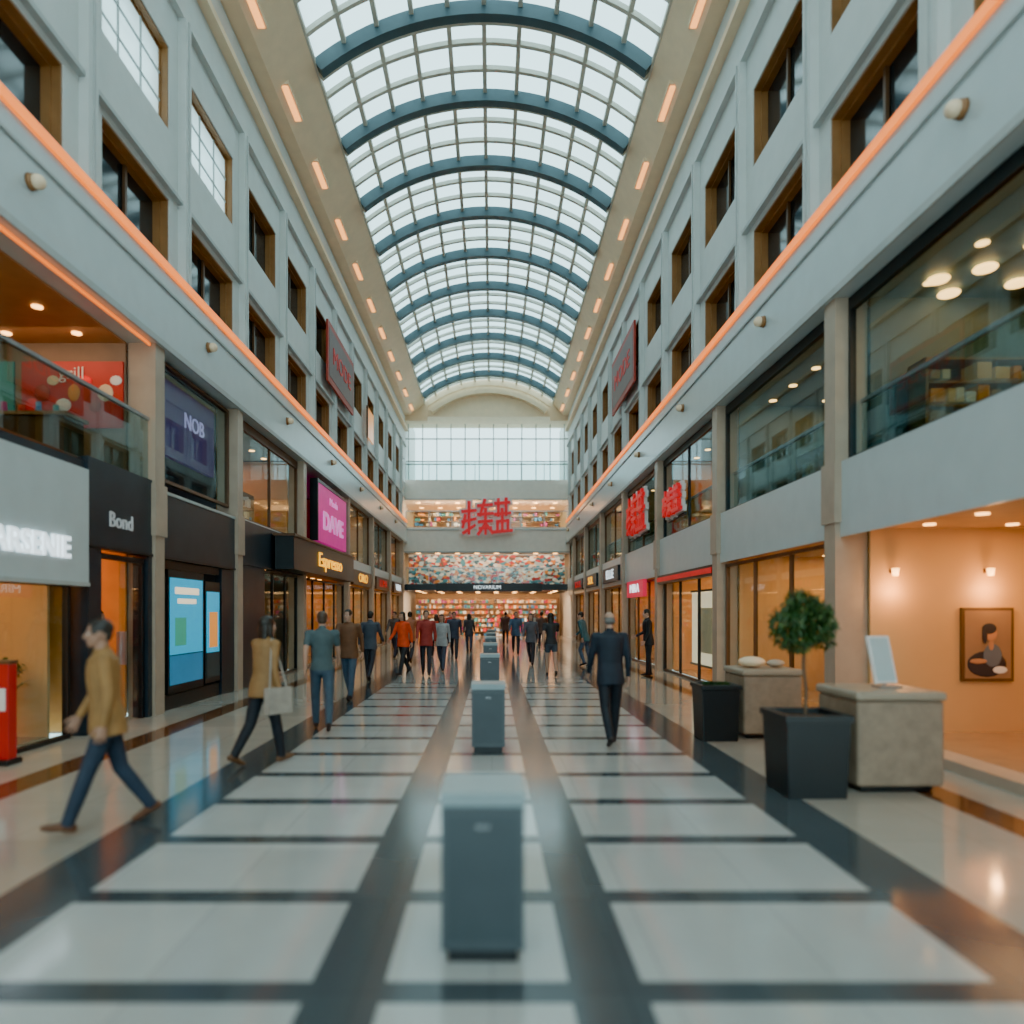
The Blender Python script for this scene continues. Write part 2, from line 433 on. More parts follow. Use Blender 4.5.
END=[MER[0],MER[2],MER[3],MER[4],MER[5],MER[6],MER[1],MER[7]]
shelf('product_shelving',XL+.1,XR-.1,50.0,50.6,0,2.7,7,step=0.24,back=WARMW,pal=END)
r=MB(); r.box(XL+.1,XR-.1,46.2,46.3,3.52,5.45,mural_mat()); r.box(XL+.1,XR-.1,46.15,46.3,5.45,5.52,BAR); r.box(XL+.1,XR-.1,46.15,46.3,3.501,3.52,BAR); r.finish('wall_mural_panel')
shelf('product_shelving',XL+.3,XR-.3,47.3,47.8,7.15,8.5,4,step=0.3,fill=0.6,back=BEIGE,pal=END)
for i,(x0,x1,y) in enumerate([(-4.6,-2.2,47.5),(-1.6,0.8,48.2),(1.6,4.0,47.2)]):
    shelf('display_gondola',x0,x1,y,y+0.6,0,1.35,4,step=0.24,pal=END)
sg=MB()
sg.box(-3.6,3.2,Y1-0.12,Y1-0.06,3.02,3.55,BLACK)
sg.text('NOVARIUM',0.34,facing_cam(-0.3,Y1-0.13,3.28),WHT,0.01)
sg.finish('storefront_sign')
for z,yl,pw in ((3.1,46.2,520),(5.6,45.35,150),(8.95,46.0,380)):
    d=MB()
    for i in range(8):
        for j in range(3):
            d.tube((-4.9+1.3*i,46.5+2.2*j,z-0.03),(-4.9+1.3*i,46.5+2.2*j,z-.001),0.16,0.16,DL,10)
    d.finish('recessed_spotlights')
    area('shop_ceiling_light',(-0.3,yl-.25,z-0.12),(math.radians(38),0,0),9.5,0.3,pw,(1,0.70,0.46))  # tilted light added at each level to brighten the displays behind
    area('shop_ceiling_light',(-0.3,49.0,z-0.08),(0,0,0),9,4,280,(1,0.55,0.26))

GLY=[
 [((0,.75),(.28,.75)),((.14,1),(.14,.1)),((0,.45),(.28,.5)),((.02,.12),(.26,.3)),((.05,.62),(.0,.3))],
 [((.36,.88),(.66,.88)),((.5,1.02),(.4,.6)),((.36,.62),(.68,.62)),((.52,.75),(.52,.05)),((.38,.4),(.66,.4)),((.36,.05),(.50,.3)),((.68,.05),(.55,.3)),((.4,.2),(.64,.2))],
 [((.76,.9),(1.06,.9)),((.82,1.0),(.82,.55)),((1.0,1.0),(1.0,.55)),((.76,.58),(1.08,.58)),((.91,.7),(.91,.08)),((.8,.36),(1.04,.36)),((.8,.36),(.8,.12)),((1.04,.36),(1.04,.12)),((.72,.06),(1.12,.06))]]
def glyph_sign(S,M,W,H,glyphs,th,back,slant=0.25,mred=None,bk=2.0):
    k=0
    def st(p,q,th,z0,z1,m):
        a=Vector((p[0]*W,p[1]*H+p[0]*slant,0)); b=Vector((q[0]*W,q[1]*H+q[0]*slant,0))
        d=(b-a).normalized(); n=Vector((-d.y,d.x,0)); a=a-d*th*0.5; b=b+d*th*0.5
        c4=[a+n*th/2,b+n*th*0.4,b-n*th*0.4,a-n*th/2]
        vs=[M@(v+Vector((0,0,z1))) for v in c4]+[M@(v+Vector((0,0,z0))) for v in c4]
        S.add(vs,[(0,1,2,3),(7,6,5,4),(0,4,5,1),(1,5,6,2),(2,6,7,3),(3,7,4,0)],m)
    for gph in glyphs:
        for p,q in gph:
            k+=1
            st(p,q,th,0.10,0.18+0.001*k,mred or REDL)
            if back: st(p,q,th*bk,0.0,0.08+0.0005*k,WHITEP)
S=MB(); glyph_sign(S,facing_cam(-0.35-1.5,44.80,6.50),2.75,2.15,GLY,0.20,True,bk=2.3)
for x in (-1.4,-.35,.8): S.box(x-0.03,x+0.03,44.79,Y1-.06,7.0,7.06,STEEL)
S.finish('red_character_sign')

# ------------------------------------------------------------------ shops
def room(name,s,y0,y1,z0,z1,wallm,ceilm,floorm,pw=60,col=(1,0.62,0.32),rows=2,lens=DL,backm=None,dep=DEP):
    r=MB(); t=0.05
    y0+=0.17;y1-=0.17
    bx(r,s,0.36,dep-.002,y1-t,y1,z0+.03,z1-.03,wallm); bx(r,s,0.36,dep-.002,y0,y0+t,z0+.03,z1-.03,wallm)
    bx(r,s,dep-0.06,dep-.002,y0+t,y1-t,z0+.03,z1-.03,backm or wallm)
    bx(r,s,0.36,dep-.002,y0,y1,z1-0.03,z1-.002,ceilm)
    bx(r,s,0.36,dep-.002,y0,y1,z0+.002,z0+0.03,floorm)
    n=max(2,int((y1-y0)/0.9))
    for i in range(n):
        yy=y0+(i+0.5)*(y1-y0)/n
        for j in range(rows):
            d=0.9+j*1.1
            r.tube((X(s,d),yy,z1-0.05),(X(s,d),yy,z1-0.031),0.075,0.075,lens,10)
    o=r.finish(name)
    if pw>0:
        area('shop_ceiling_light',(X(s,dep/2+0.2),(y0+y1)/2,z1-0.07),(0,0,0),dep*0.6,(y1-y0)*0.8,pw,(col[0],col[1]*.84,col[2]*.60) if col[0]>.9 else col)
    return o
def front(name,s,y0,y1,z0,z1,frame=BLACK,mull=2,glass=GL,fw=0.06,d=0.12,kick=0.0,head=0.0):
    r=MB(); y0+=0.17;y1-=0.17
    bx(r,s,d-0.04,d+0.04,y0,y0+fw,z0,z1,frame); bx(r,s,d-0.04,d+0.04,y1-fw,y1,z0,z1,frame)
    bx(r,s,d-0.04,d+0.04,y0+fw,y1-fw,z0,z0+fw+kick,frame); bx(r,s,d-0.04,d+0.04,y0+fw,y1-fw,z1-fw-head,z1,frame)
    for i in range(1,mull):
        yy=y0+(y1-y0)*i/mull; bx(r,s,d-0.035,d+0.035,yy-fw/3,yy+fw/3,z0+fw+kick,z1-fw-head,frame)
    bx(r,s,d-0.006,d+0.006,y0+fw,y1-fw,z0+fw+kick,z1-fw-head,glass)
    return r.finish(name)
def srail(s,y0,y1,z0=3.8,h=1.05,d=0.0):
    r=MB(); y0+=0.2;y1-=0.2
    bx(r,s,d+0.0,d+0.015,y0,y1,z0+.01,z0+h-.03,GLR); bx(r,s,d-0.02,d+0.04,y0,y1,z0+h-0.03,z0+h+0.02,STEEL)
    r.finish('glass_railing')

W1=(1,0.62,0.32)
# --- left ground
room('shop_interior',-1,4.6,9.6,0,2.95,BEIGE,CEI,SHF,130)
front('shop_window',-1,4.6,9.6,0,2.1,BLACK,2)
room('shop_interior',-1,9.6,11.6,0,2.95,ORW,CEI,SHF,75)
room('shop_interior',-1,11.6,15.3,0,2.95,DKI,DKI,SHF,14,(0.6,0.8,.89))
room('shop_interior',-1,15.3,20.6,0,2.95,DKI,DKI,SHF,55,W1)
room('shop_interior',-1,20.6,27.0,0,2.95,ORW,CEI,SHF,140)
room('shop_interior',-1,27,32.5,0,2.95,BEIGE,CEI,SHF,140)
room('shop_interior',-1,32.5,38,0,2.95,WARMW,CEI,SHF,140)
room('shop_interior',-1,38,45,0,2.95,BEIGE,CEI,SHF,140)
r=MB(); bx(r,-1,-0.10,0.05,4.8,9.55,2.05,3.64,FASC); bx(r,-1,-0.12,-0.10,4.8,9.55,2.05,2.10,BAR)
r.text('ARSENIE',0.38,facing(-1,-0.13,8.36,2.52),WHT,0.02,1.0,0.01); r.finish('storefront_sign')
r=MB(); bx(r,-1,-0.05,0.1,9.62,11.43,2.6,3.85,DARK); bx(r,-1,-0.05,0.2,9.62,9.95,0,2.6,DARK); bx(r,-1,-0.05,0.2,11.3,11.43,0,2.6,DARK)
bx(r,-1,-0.07,-0.05,9.62,11.43,2.6,2.64,BLACK)
bx(r,-1,-0.05,0.1,11.77,15.12,2.6,3.75,DARK); bx(r,-1,-0.07,-0.05,11.77,15.12,2.6,2.64,BLACK); bx(r,-1,-0.07,-0.05,11.77,15.12,3.7,3.75,BAR)
r.text('Bond',0.32,facing(-1,-0.07,10.45,3.04),mat('dim_letter',(0.4,0.42,0.42),0.5,emit=(0.8,0.85,0.9),es=0.15),0.01); r.finish('storefront_sign')
r=MB(); bx(r,-1,0.0,0.08,9.96,10.02,0,2.55,BLACK); bx(r,-1,0.0,0.08,11.22,11.28,0,2.55,BLACK); bx(r,-1,0,0.08,10.02,11.22,2.47,2.55,BLACK)
bx(r,-1,0.03,0.05,10.6,11.22,0.02,2.47,GL); bx(r,-1,-0.03,0.11,10.64,10.67,0.9,1.4,STEEL); r.finish('door_1')
r=MB(); bx(r,-1,-0.04,0.1,14.4,15.1,0,2.59,DARK); bx(r,-1,0.0,0.1,11.8,14.38,2.45,2.59,BLACK); bx(r,-1,0.0,0.1,11.8,14.38,0.0,0.25,BLACK); r.finish('shopfront_frame')
r=MB(); bx(r,-1,-0.02,0.08,12.05,13.55,0.27,2.44,BLACK); bx(r,-1,-0.03,-0.02,12.12,13.48,0.95,2.3,CYAN); bx(r,-1,-0.03,-0.02,12.12,13.48,0.42,0.93,mat('screen_deep',(0.02,0.15,0.25),0.3,emit=(0.02,0.2,0.4),es=0.5))
for k in range(2): bx(r,-1,-0.034,-0.03,12.3+.1*k,13.3-.12*k,2.02-.17*k,2.14-.2*k,LGT)
bx(r,-1,-0.034,-0.03,12.3,12.75,1.1,1.6,mat('screen_green',(.05,.3,.2),.3,emit=(.05,.5,.35),es=.4))
r.finish('digital_display_screen')
r=MB(); bx(r,-1,-0.02,0.08,13.62,14.36,0.3,2.3,BLACK); bx(r,-1,-0.03,-0.02,13.68,14.3,0.9,2.1,CYAN); bx(r,-1,-0.03,-0.02,13.68,14.3,0.4,0.88,DKI)
bx(r,-1,-0.034,-0.03,13.8,14.2,1.0,1.7,SORG); r.finish('digital_display_screen')
r=MB(); bx(r,-1,-0.08,0.1,15.5,17.0,0,2.75,DARK); bx(r,-1,-0.08,0.1,15.5,20.4,2.76,3.75,DARK); r.finish('shopfront_panel')
front('shop_window',-1,16.9,20.6,0,2.75,BLACK,3)
r=MB(); bx(r,-1,-0.62,-0.14,17.6,25.2,2.78,3.62,BLACK); bx(r,-1,-0.66,-0.10,17.55,25.25,3.62,3.68,BROWN)
r.text('Espresso',0.58,facing(-1,-0.64,21.6,3.2),YEL,0.015,1.5); r.finish('cafe_sign')
front('shop_window',-1,20.6,27.0,0,2.75,BLACK,4)
shelf('product_shelving',XL-2.2,XL-1.8,16.5,20.0,0.03,2.3,5,'y')
shelf('product_shelving',XL-2.2,XL-1.8,21.2,26.4,0.03,2.3,5,'y')
for a,b in ((27,32.5),(32.5,38),(38,45)):
    front('shop_window',-1,a,b,0,2.75,BROWN,3); shelf('product_shelving',XL-2.2,XL-1.8,a+.5,b-.6,0.03,2.2,4,'y')
for a,b,m,t in ((27.6,31.8,YEL,'ORO'),(33.2,37.2,REDL,'LUMA'),(39,42.6,WHT,'VERA')):
    r=MB(); bx(r,-1,-0.14,-0.03,a,b,2.8,3.4,BROWN); r.text(t,0.5,facing(-1,-0.15,(a+b)/2,3.1),m,0.01,1.8); r.finish('storefront_sign')
# --- left second level
room('upper_shop_interior',-1,4.6,11.6,3.78,6.1,mat('taupe_shop_wall',(0.24,0.17,0.12),0.6),mat('amber_ceiling',(0.38,0.20,0.09),0.5),SHF,70)
srail(-1,4.6,11.6)
r=MB(); bx(r,-1,-0.04,-0.01,4.8,11.4,6.04,6.08,LED); r.finish('led_light_strip')
r=MB(); r.box(-7.62,-5.98,11.34,11.375,4.68,5.76,RED)
cols=[REDL,MER[1],MER[3],REDB,MER[5]]
for i in range(9):
    r.ell((-7.45+0.17*i,11.335,5.05+0.2*(i%3)),(0.10+.03*(i%2),.012,.08+.03*((i+1)%3)),cols[(i*3)%5],12,6)
r.text('grill',0.28,facing_cam(-6.8,11.32,5.56),WHITEP,0.003); r.finish('menu_board')
r=MB(); r.box(-8.9,-7.75,11.34,11.375,4.7,5.76,MER[4]); r.text('menu',0.2,facing_cam(-8.3,11.33,5.3),WHITEP,0.004); r.finish('menu_board')
area('menu_board_fill',(-7.1,10.6,5.95),(math.radians(48),0,0),2.2,0.15,7,(1,.62,.36))  # added fill light brightening the menu board, no visible fitting
r=MB(); r.box(-8.3,-6.3,10.3,10.8,3.82,4.6,BROWN); r.box(-8.35,-6.25,10.25,10.85,4.6,4.65,WOOD)
for i in range(7): r.tube((-8.1+.26*i,10.5,4.65),(-8.1+.26*i,10.5,4.8+.05*(i%2)),.05,.04,MER[(i*2)%8],10)
r.finish('bar_counter')
room('upper_shop_interior',-1,11.6,15.3,3.78,6.1,DKI,DKI,SHF,14,(0.7,0.7,.89))
front('shop_window',-1,11.6,15.3,3.95,6.05,BROWN,1)
r=MB(); bx(r,-1,0.2,0.3,12.3,14.6,4.5,5.85,PUR); r.text('NOB',0.42,facing(-1,0.18,13.6,5.3),mat('lilac_letter',(.45,.4,.6),.5,emit=(.6,.5,1),es=0.35),0.01,1.0); r.finish('storefront_sign')
room('upper_shop_interior',-1,15.3,20.6,3.78,6.1,ORW,DKI,SHF,60)
front('shop_window',-1,15.3,20.6,3.8,6.08,BROWN,2,head=0.15)
shelf('product_shelving',XL-1.6,XL-1.2,16,20,3.82,5.0,3,'y')
r=MB(); bx(r,-1,-0.12,0.1,22.0,26.3,3.95,5.8,MAG); bx(r,-1,-0.15,0.1,21.9,26.4,5.8,5.9,BLACK); bx(r,-1,-0.15,0.1,21.9,22.0,3.95,5.8,BLACK)
r.text('DAVE',0.80,facing(-1,-0.14,24.15,4.65),PNK,0.02,1.5,0.02); r.text('Moda',0.36,facing(-1,-0.14,24.15,5.4),PNK,0.01,1.5); r.finish('magenta_sign')
for a,b,m in ((27,32.5,BEIGE),(32.5,38,DKI),(38,45,ORW)):
    room('upper_shop_interior',-1,a,b,3.78,6.1,m,DKI,SHF,70); front('shop_window',-1,a,b,3.8,6.08,BROWN,2)
    shelf('product_shelving',XL-1.6,XL-1.2,a+.5,b-.5,3.82,5.0,3,'y')
# --- right ground
room('shop_interior',1,4.6,9.95,0,2.9,BEIGE,CEI,SHF,85,rows=2)
room('shop_interior',1,9.95,15.1,0,2.9,BEIGE,CEI,SHF,140)
room('shop_interior',1,15.1,20.5,0,2.9,WARMW,CEI,SHF,140)
room('shop_interior',1,20.5,25.8,0,2.9,ORW,CEI,SHF,140)
room('shop_interior',1,25.8,31.1,0,2.9,BEIGE,CEI,SHF,140)
room('shop_interior',1,31.1,36.4,0,2.9,WARMW,CEI,SHF,140)
room('shop_interior',1,36.4,41.7,0,2.9,ORW,CEI,SHF,120)
room('shop_interior',1,41.7,45.0,0,2.9,BEIGE,CEI,SHF,80)
r=MB(); bx(r,1,-0.02,0.3,4.8,9.75,0,0.12,PIL); r.finish('trim_1')
front('shop_window',1,9.95,15.1,0,2.72,BROWN,3,kick=0.06)
front('shop_window',1,15.1,20.5,0,2.72,BLACK,3)
for a in (20.5,25.8,31.1,36.4): front('shop_window',1,a,a+5.3,0,2.72,BROWN,3)
for a in (20.5,25.8,31.1,36.4): shelf('product_shelving',XR+1.6,XR+2.0,a+.5,a+4.6,0.03,2.2,4,'y')
shelf('product_shelving',XR+2.4,XR+2.8,10.6,14.5,0.03,1.5,3,'y',fill=.5)
r=MB(); bx(r,1,-0.10,0.05,15.3,20.3,2.50,2.74,BLACK); bx(r,1,-0.12,-0.10,15.3,20.3,2.56,2.68,REDL); r.finish('storefront_sign')
r=MB(); bx(r,1,0.3,0.38,16.0,18.2,0.4,2.2,LGT); bx(r,1,0.27,0.30,15.95,18.25,0.35,0.4,BLACK); bx(r,1,0.27,0.30,15.95,18.25,2.2,2.25,BLACK); bx(r,1,0.28,0.30,16.5,17.6,0.7,1.8,MER[1]); r.finish('lightbox_poster')
r=MB(); bx(r,1,-0.16,-0.04,22.0,24.6,2.2,2.74,mat('lit_rose_panel',(0.6,0.02,0.06),.4,emit=(1,0.02,0.1),es=0.4)); r.text('MIRA',0.40,facing(1,-0.17,23.3,2.47),WHT,0.01,1.6); r.finish('storefront_sign')
for a,m,t in ((26.5,WHT,'ELLE'),(32,YEL,'SOL'),(37,REDL,'ROUX')):
    r=MB(); bx(r,1,-0.14,-0.04,a,a+3.6,2.9,3.5,DARK); r.text(t,0.5,facing(1,-0.15,a+1.8,3.2),m,0.01,1.8); r.finish('storefront_sign')
r=MB(); yb_=9.95-0.17-0.05
r.box(6.50,7.22,yb_-0.045,yb_-.001,0.74,1.76,mat('picture_frame',(0.12,0.07,0.04),.4)); r.box(6.54,7.18,yb_-0.05,yb_-0.045,0.78,1.72,mat('picture_ground',(0.30,0.19,0.12),.6))
PD=mat('picture_dark',(0.03,0.035,0.06),.6); PS=mat('picture_skin',(0.5,0.26,0.15),.6); PB=mat('picture_blue',(0.12,0.16,0.24),.6)
r.ell((6.84,yb_-0.053,0.98),(0.27,0.003,0.18),PD); r.ell((6.92,yb_-0.0555,1.10),(0.13,0.003,0.16),PB); r.ell((6.90,yb_-0.058,1.24),(0.035,0.003,0.07),PS)
r.ell((6.90,yb_-0.0605,1.40),(0.08,0.003,0.105),PS); r.ell((6.87,yb_-0.063,1.47),(0.10,0.003,0.075),PD); r.ell((6.81,yb_-0.063,1.38),(0.035,0.003,0.12),PD)
r.ell((6.72,yb_-0.0605,1.02),(0.12,0.003,0.035),PS); r.ell((7.02,yb_-0.0605,0.90),(0.10,0.003,0.05),MER[5])
r.finish('framed_picture')
for xx in (5.55,6.86):
    r=MB(); r.tube((xx,yb_-0.10,2.2),(xx,yb_-0.10,2.3),0.035,0.05,DL,12); r.box(xx-0.03,xx+0.03,yb_-0.06,yb_-.001,2.24,2.3,BRONZE); r.finish('wall_sconce')
    l=bpy.data.lights.new('sconce_light','POINT'); l.energy=14; l.color=(1,.48,.16); l.shadow_soft_size=.06; o=bpy.data.objects.new('sconce_light',l); o.location=(xx,yb_-0.22,2.0); SC.collection.objects.link(o)
# --- right second level
TEAL=mat('teal_grey_wall',(0.10,0.15,0.155),0.5)
for i,(a,b) in enumerate(((4.6,9.95),(9.95,15.1),(15.1,20.5),(20.5,25.8),(25.8,31.1),(31.1,36.4),(36.4,41.7),(41.7,45.0))):
    room('upper_shop_interior',1,a,b,3.78,6.1,[TEAL,TEAL,ORW,TEAL,BEIGE,TEAL,ORW,BEIGE][i],DKI if i else TEAL,SHF,[110,100,80,60,80,50,80,40][i])
    front('shop_window',1,a,b,3.8,6.08,BLACK if i<3 else BROWN,1 if i<2 else 2,head=0.12,glass=GLU)
    srail(1,a,b,3.84,0.8,0.25)
    if i>0: shelf('product_shelving',XR+1.4,XR+1.8,a+.6,b-.6,3.82,4.9,2,'y',fill=0.6)
GOLD=[MER[1],MER[3],mat('amber_jar',(0.6,0.32,0.08),.3,emit=(1,.45,.1),es=.15),MER[5],MER[9]]  # jar material glows warm to suggest a lit display
shelf('display_gondola',5.7,9.2,9.2,9.6,3.82,5.05,4,'x',step=0.24,back=BROWN,pal=GOLD)
r=MB()
for (yy,d) in ((8.8,1.3),(9.5,1.3),(8.2,1.5),(9.2,2.0),(7.6,1.9),(9.1,0.9)): r.ell((X(1,d),yy,6.02),(0.14,0.14,0.05),DL,14,6)
r.finish('recessed_spotlights')
for s,y0_ in ((-1,22.9),(1,23.0)):
    r=MB(); bx(r,s,-0.24,-0.17,y0_,y0_+4.2,9.3,11.3,REDB); bx(r,s,-0.25,-0.24,y0_+.15,y0_+4.05,9.5,11.1,mat('slate_red_field',(0.16,0.10,0.095),.5))
    r.text('MODE',0.8,facing(s,-0.26,y0_+2.1,10.3),MER[0],0.01,1.3); r.finish('hanging_red_banner')
r=MB(); bx(r,-1,-0.22,-0.16,30.4,31.8,9.3,10.6,SORG); bx(r,-1,-0.23,-0.16,30.3,30.4,9.25,10.65,BROWN); r.finish('lit_yellow_sign')
for (yy,z,W_,H_) in ((24.6,4.3,2.4,1.25),(19.4,4.3,1.5,0.65)):
    r=MB(); bx(r,1,-0.02,0.04,yy-W_*1.12,yy+.1,z-.12,z-.06,BLACK); glyph_sign(r,facing(1,-0.0,yy,z),W_,H_,GLY,0.10 if W_<2 else 0.13,True,0.0); r.finish('red_character_sign')

# ------------------------------------------------------------------ litter bins
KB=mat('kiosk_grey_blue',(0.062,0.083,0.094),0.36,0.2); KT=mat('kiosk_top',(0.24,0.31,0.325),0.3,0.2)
KD=mat('kiosk_door',(0.050,0.069,0.079),0.33,0.2)
def kiosk(x,y,w=0.40,d=0.42,h=0.83):
    r=MB()
    r.box(x-w/2+0.03,x+w/2-0.03,y+0.03,y+d-0.03,0,0.07,BLACK)
    r.box(x-w/2,x+w/2,y,y+d,0.07,h-0.075,KB)
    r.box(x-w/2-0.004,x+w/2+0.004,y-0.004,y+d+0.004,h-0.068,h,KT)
    r.box(x-w/2+0.01,x+w/2-0.01,y+0.01,y+d-0.01,h-0.076,h-0.067,BLACK)
    r.box(x-w/2+0.03,x+w/2-0.03,y-0.006,y,0.12,h-0.11,KD)
    r.text('eco',0.045,facing_cam(x,y-0.008,h-0.16),STEEL,0.001)
    r.finish('litter_bin',0.008)
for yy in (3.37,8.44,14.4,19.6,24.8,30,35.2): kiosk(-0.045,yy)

# ------------------------------------------------------------------ planters, counters
LEAF=mat('leaf_green',(0.03,0.07,0.022),0.5,var=0.5,vs=20); LEAF2=mat('leaf_light',(0.07,0.12,0.03),0.5,var=0.4,vs=20)
SOIL=mat('soil',(0.03,0.02,0.015),0.9); BARK=mat('bark',(0.12,0.08,0.05),0.8,bump=0.5)
PLN=mat('planter_black',(0.011,0.014,0.017),0.4)
def sq(cx_,cy,h,z): return [Vector((cx_-h,cy-h,z)),Vector((cx_+h,cy-h,z)),Vector((cx_+h,cy+h,z)),Vector((cx_-h,cy+h,z))]
def planter(x,y,top,bot,h,tree=True,br=0.26,bz=1.6):
    r=MB()
    r.loft([sq(x,y,bot,0),sq(x,y,top,h-0.06),sq(x,y,top+0.02,h-0.06),sq(x,y,top+0.02,h),sq(x,y,top-0.04,h),sq(x,y,top-0.05,h-0.08)],PLN,False)
    r.loft([sq(x,y,top-0.045,h-0.07),sq(x,y,top-0.05,h-0.05)],SOIL,False)
    if tree:
        pts=[(x,y,h-0.08),(x+0.012,y,h+0.2),(x-0.01,y+0.01,h+0.42),(x,y,bz)]
        for a,b in zip(pts,pts[1:]): r.tube(a,b,0.018,0.016,BARK,8,True)
        for i in range(14):
            v=Vector((rng.gauss(0,1),rng.gauss(0,1),rng.gauss(0,.9))).normalized()*br*0.8
            r.tube((x,y,bz-0.12),Vector((x,y,bz))+v,0.008,0.003,BARK,5)
        for i in range(2600):
            v=Vector((rng.gauss(0,1),rng.gauss(0,1),rng.gauss(0,1))).normalized()
            q=br*(0.45+0.62*rng.random()**0.5)*(1+0.16*math.sin(5*v.x+3*v.z)+0.13*math.sin(7*v.y+4*v.x))
            p=Vector((x,y,bz))+v*q
            E=Euler((rng.random()*6,rng.random()*6,rng.random()*6)).to_matrix(); L=rng.uniform(.022,.04); w_=L*.4
            r.add([p+E@Vector(t) for t in ((-L,0,0),(0,-w_,0.004),(L,0,0),(0,w_,0.004))],[(0,1,2,3)],LEAF if rng.random()<.7 else LEAF2)
    else:
        for i in range(500):
            a=rng.random()*6.28; q=rng.random()**.5*(top-0.08)
            p=Vector((x+math.cos(a)*q,y+math.sin(a)*q,h-0.04+rng.random()*.05)); E=Euler((rng.random(),rng.random(),rng.random()*6)).to_matrix()
            r.add([p+E@Vector(t) for t in ((-.03,0,0),(0,-.012,.01),(.03,0,0),(0,.012,.01))],[(0,1,2,3)],LEAF)
    return r.finish('potted_topiary_tree' if tree else 'square_planter',0.008)
planter(2.96,6.62,0.29,0.265,0.76)
planter(3.0,9.4,0.25,0.225,0.74,False)
STN=mat('counter_stone',(0.27,0.205,0.145),0.55,var=0.15,vs=9,bump=0.2); STT=mat('counter_top',(0.33,0.27,0.20),0.4)
def counter(name,x0,x1,y0,y1,h):
    r=MB(); r.box(x0+.06,x1-.06,y0+.06,y1-.06,0,0.06,BLACK); r.box(x0,x1,y0,y1,0.06,h-0.09,STN); r.box(x0-.02,x1+.02,y0-.02,y1+.02,h-0.085,h,STT)
    r.finish(name,0.03,seg=3)
counter('service_counter',3.42,4.24,6.55,7.35,0.95)
counter('service_counter',3.36,4.15,9.35,10.1,0.93)
r=MB(); bz_=Vector((3.92,6.95,0.952)); M=Matrix.Translation(bz_)@Euler((math.radians(-14),0,math.radians(15))).to_matrix().to_4x4()
r.box(-.11,.11,-.09,.09,0,0.02,STEEL); r.v=[tuple(Vector(v)+bz_) for v in r.v]
r.box(-.13,.13,-.012,.012,0.04,0.52,WHITEP,M); r.box(-.11,.11,-.016,-.012,0.06,0.50,mat('pale_screen',(0.3,0.42,0.44),.3,emit=(.4,.6,.65),es=.15),M)
r.box(-.02,.02,0.01,.03,0.01,0.2,STEEL,M); r.finish('tablet_display_stand')
r=MB(); r.ell((3.6,9.7,1.01),(0.18,0.18,0.075),CREAM); r.ell((3.93,9.7,0.99),(0.12,0.12,0.055),PIL); r.finish('display_bowls')
r=MB(); r.box(-5.53,-5.33,7.7,7.95,0.0,0.06,BLACK); r.box(-5.5,-5.36,7.76,7.9,0.06,1.12,RED); r.box(-5.51,-5.35,7.75,7.91,1.12,1.16,BROWN); r.box(-5.47,-5.39,7.75,7.76,0.6,0.85,WHITEP); r.finish('red_info_stand',0.006)
def fern(x,y,z0):
    r=MB(); r.loft([[Vector((x+math.cos(t*.3927)*q,y+math.sin(t*.3927)*q,z)) for t in range(16)] for z,q in ((z0,.12),(z0+.35,.17),(z0+.35,.15),(z0+.3,.14))],WHITEP)
    for i in range(46):
        a=rng.random()*6.28; L=rng.uniform(.35,.6); up=rng.uniform(.35,.8); pts=[]
        for k in range(6):
            t=k/5; pts.append(Vector((x+math.cos(a)*L*t*.7,y+math.sin(a)*L*t*.7,z0+.3+up*math.sin(t*2.0))))
        w_=Vector((-math.sin(a),math.cos(a),0)); vs=[]
        for k,p in enumerate(pts):
            ww=.03*math.sin(.3+2.6*k/5)+.003; vs+=[p-w_*ww,p+w_*ww]
        r.add(vs,[(2*k,2*k+1,2*k+3,2*k+2) for k in range(5)],LEAF2 if i%3 else LEAF)
    r.finish('potted_fern')
fern(-6.3,8.95,0.031)

# ------------------------------------------------------------------ people
def remeshed(mb,voxel,smooth_it=3):
    me=bpy.data.meshes.new('t'); me.from_pydata([tuple(v) for v in mb.v],[],mb.f); me.update()
    ob=bpy.data.objects.new('t',me); SC.collection.objects.link(ob)
    rm=ob.modifiers.new('r','REMESH'); rm.mode='VOXEL'; rm.voxel_size=voxel; rm.use_smooth_shade=True
    sm=ob.modifiers.new('s','SMOOTH'); sm.factor=0.5; sm.iterations=smooth_it
    bpy.context.view_layer.update()
    out=bpy.data.meshes.new_from_object(ob.evaluated_get(bpy.context.evaluated_depsgraph_get()))
    bpy.data.objects.remove(ob); bpy.data.meshes.remove(me)
    return out
def seg_label(me,prims):
    n=len(me.polygons); c=np.empty(n*3); me.polygons.foreach_get('center',c); c=c.reshape(-1,3)
    best=np.full(n,1e9); lab=np.zeros(n,int)
    for p0,p1,r0,r1,l in prims:
        p0=np.array(p0);p1=np.array(p1); d=p1-p0; L=max(1e-9,d@d)
        t=np.clip(((c-p0)@d)/L,0,1); q=np.linalg.norm(c-(p0+t[:,None]*d),axis=1)-(r0+(r1-r0)*t)
        k=q<best; best[k]=q[k]; lab[k]=l
    return lab,c
D=MATS['painted_wall']
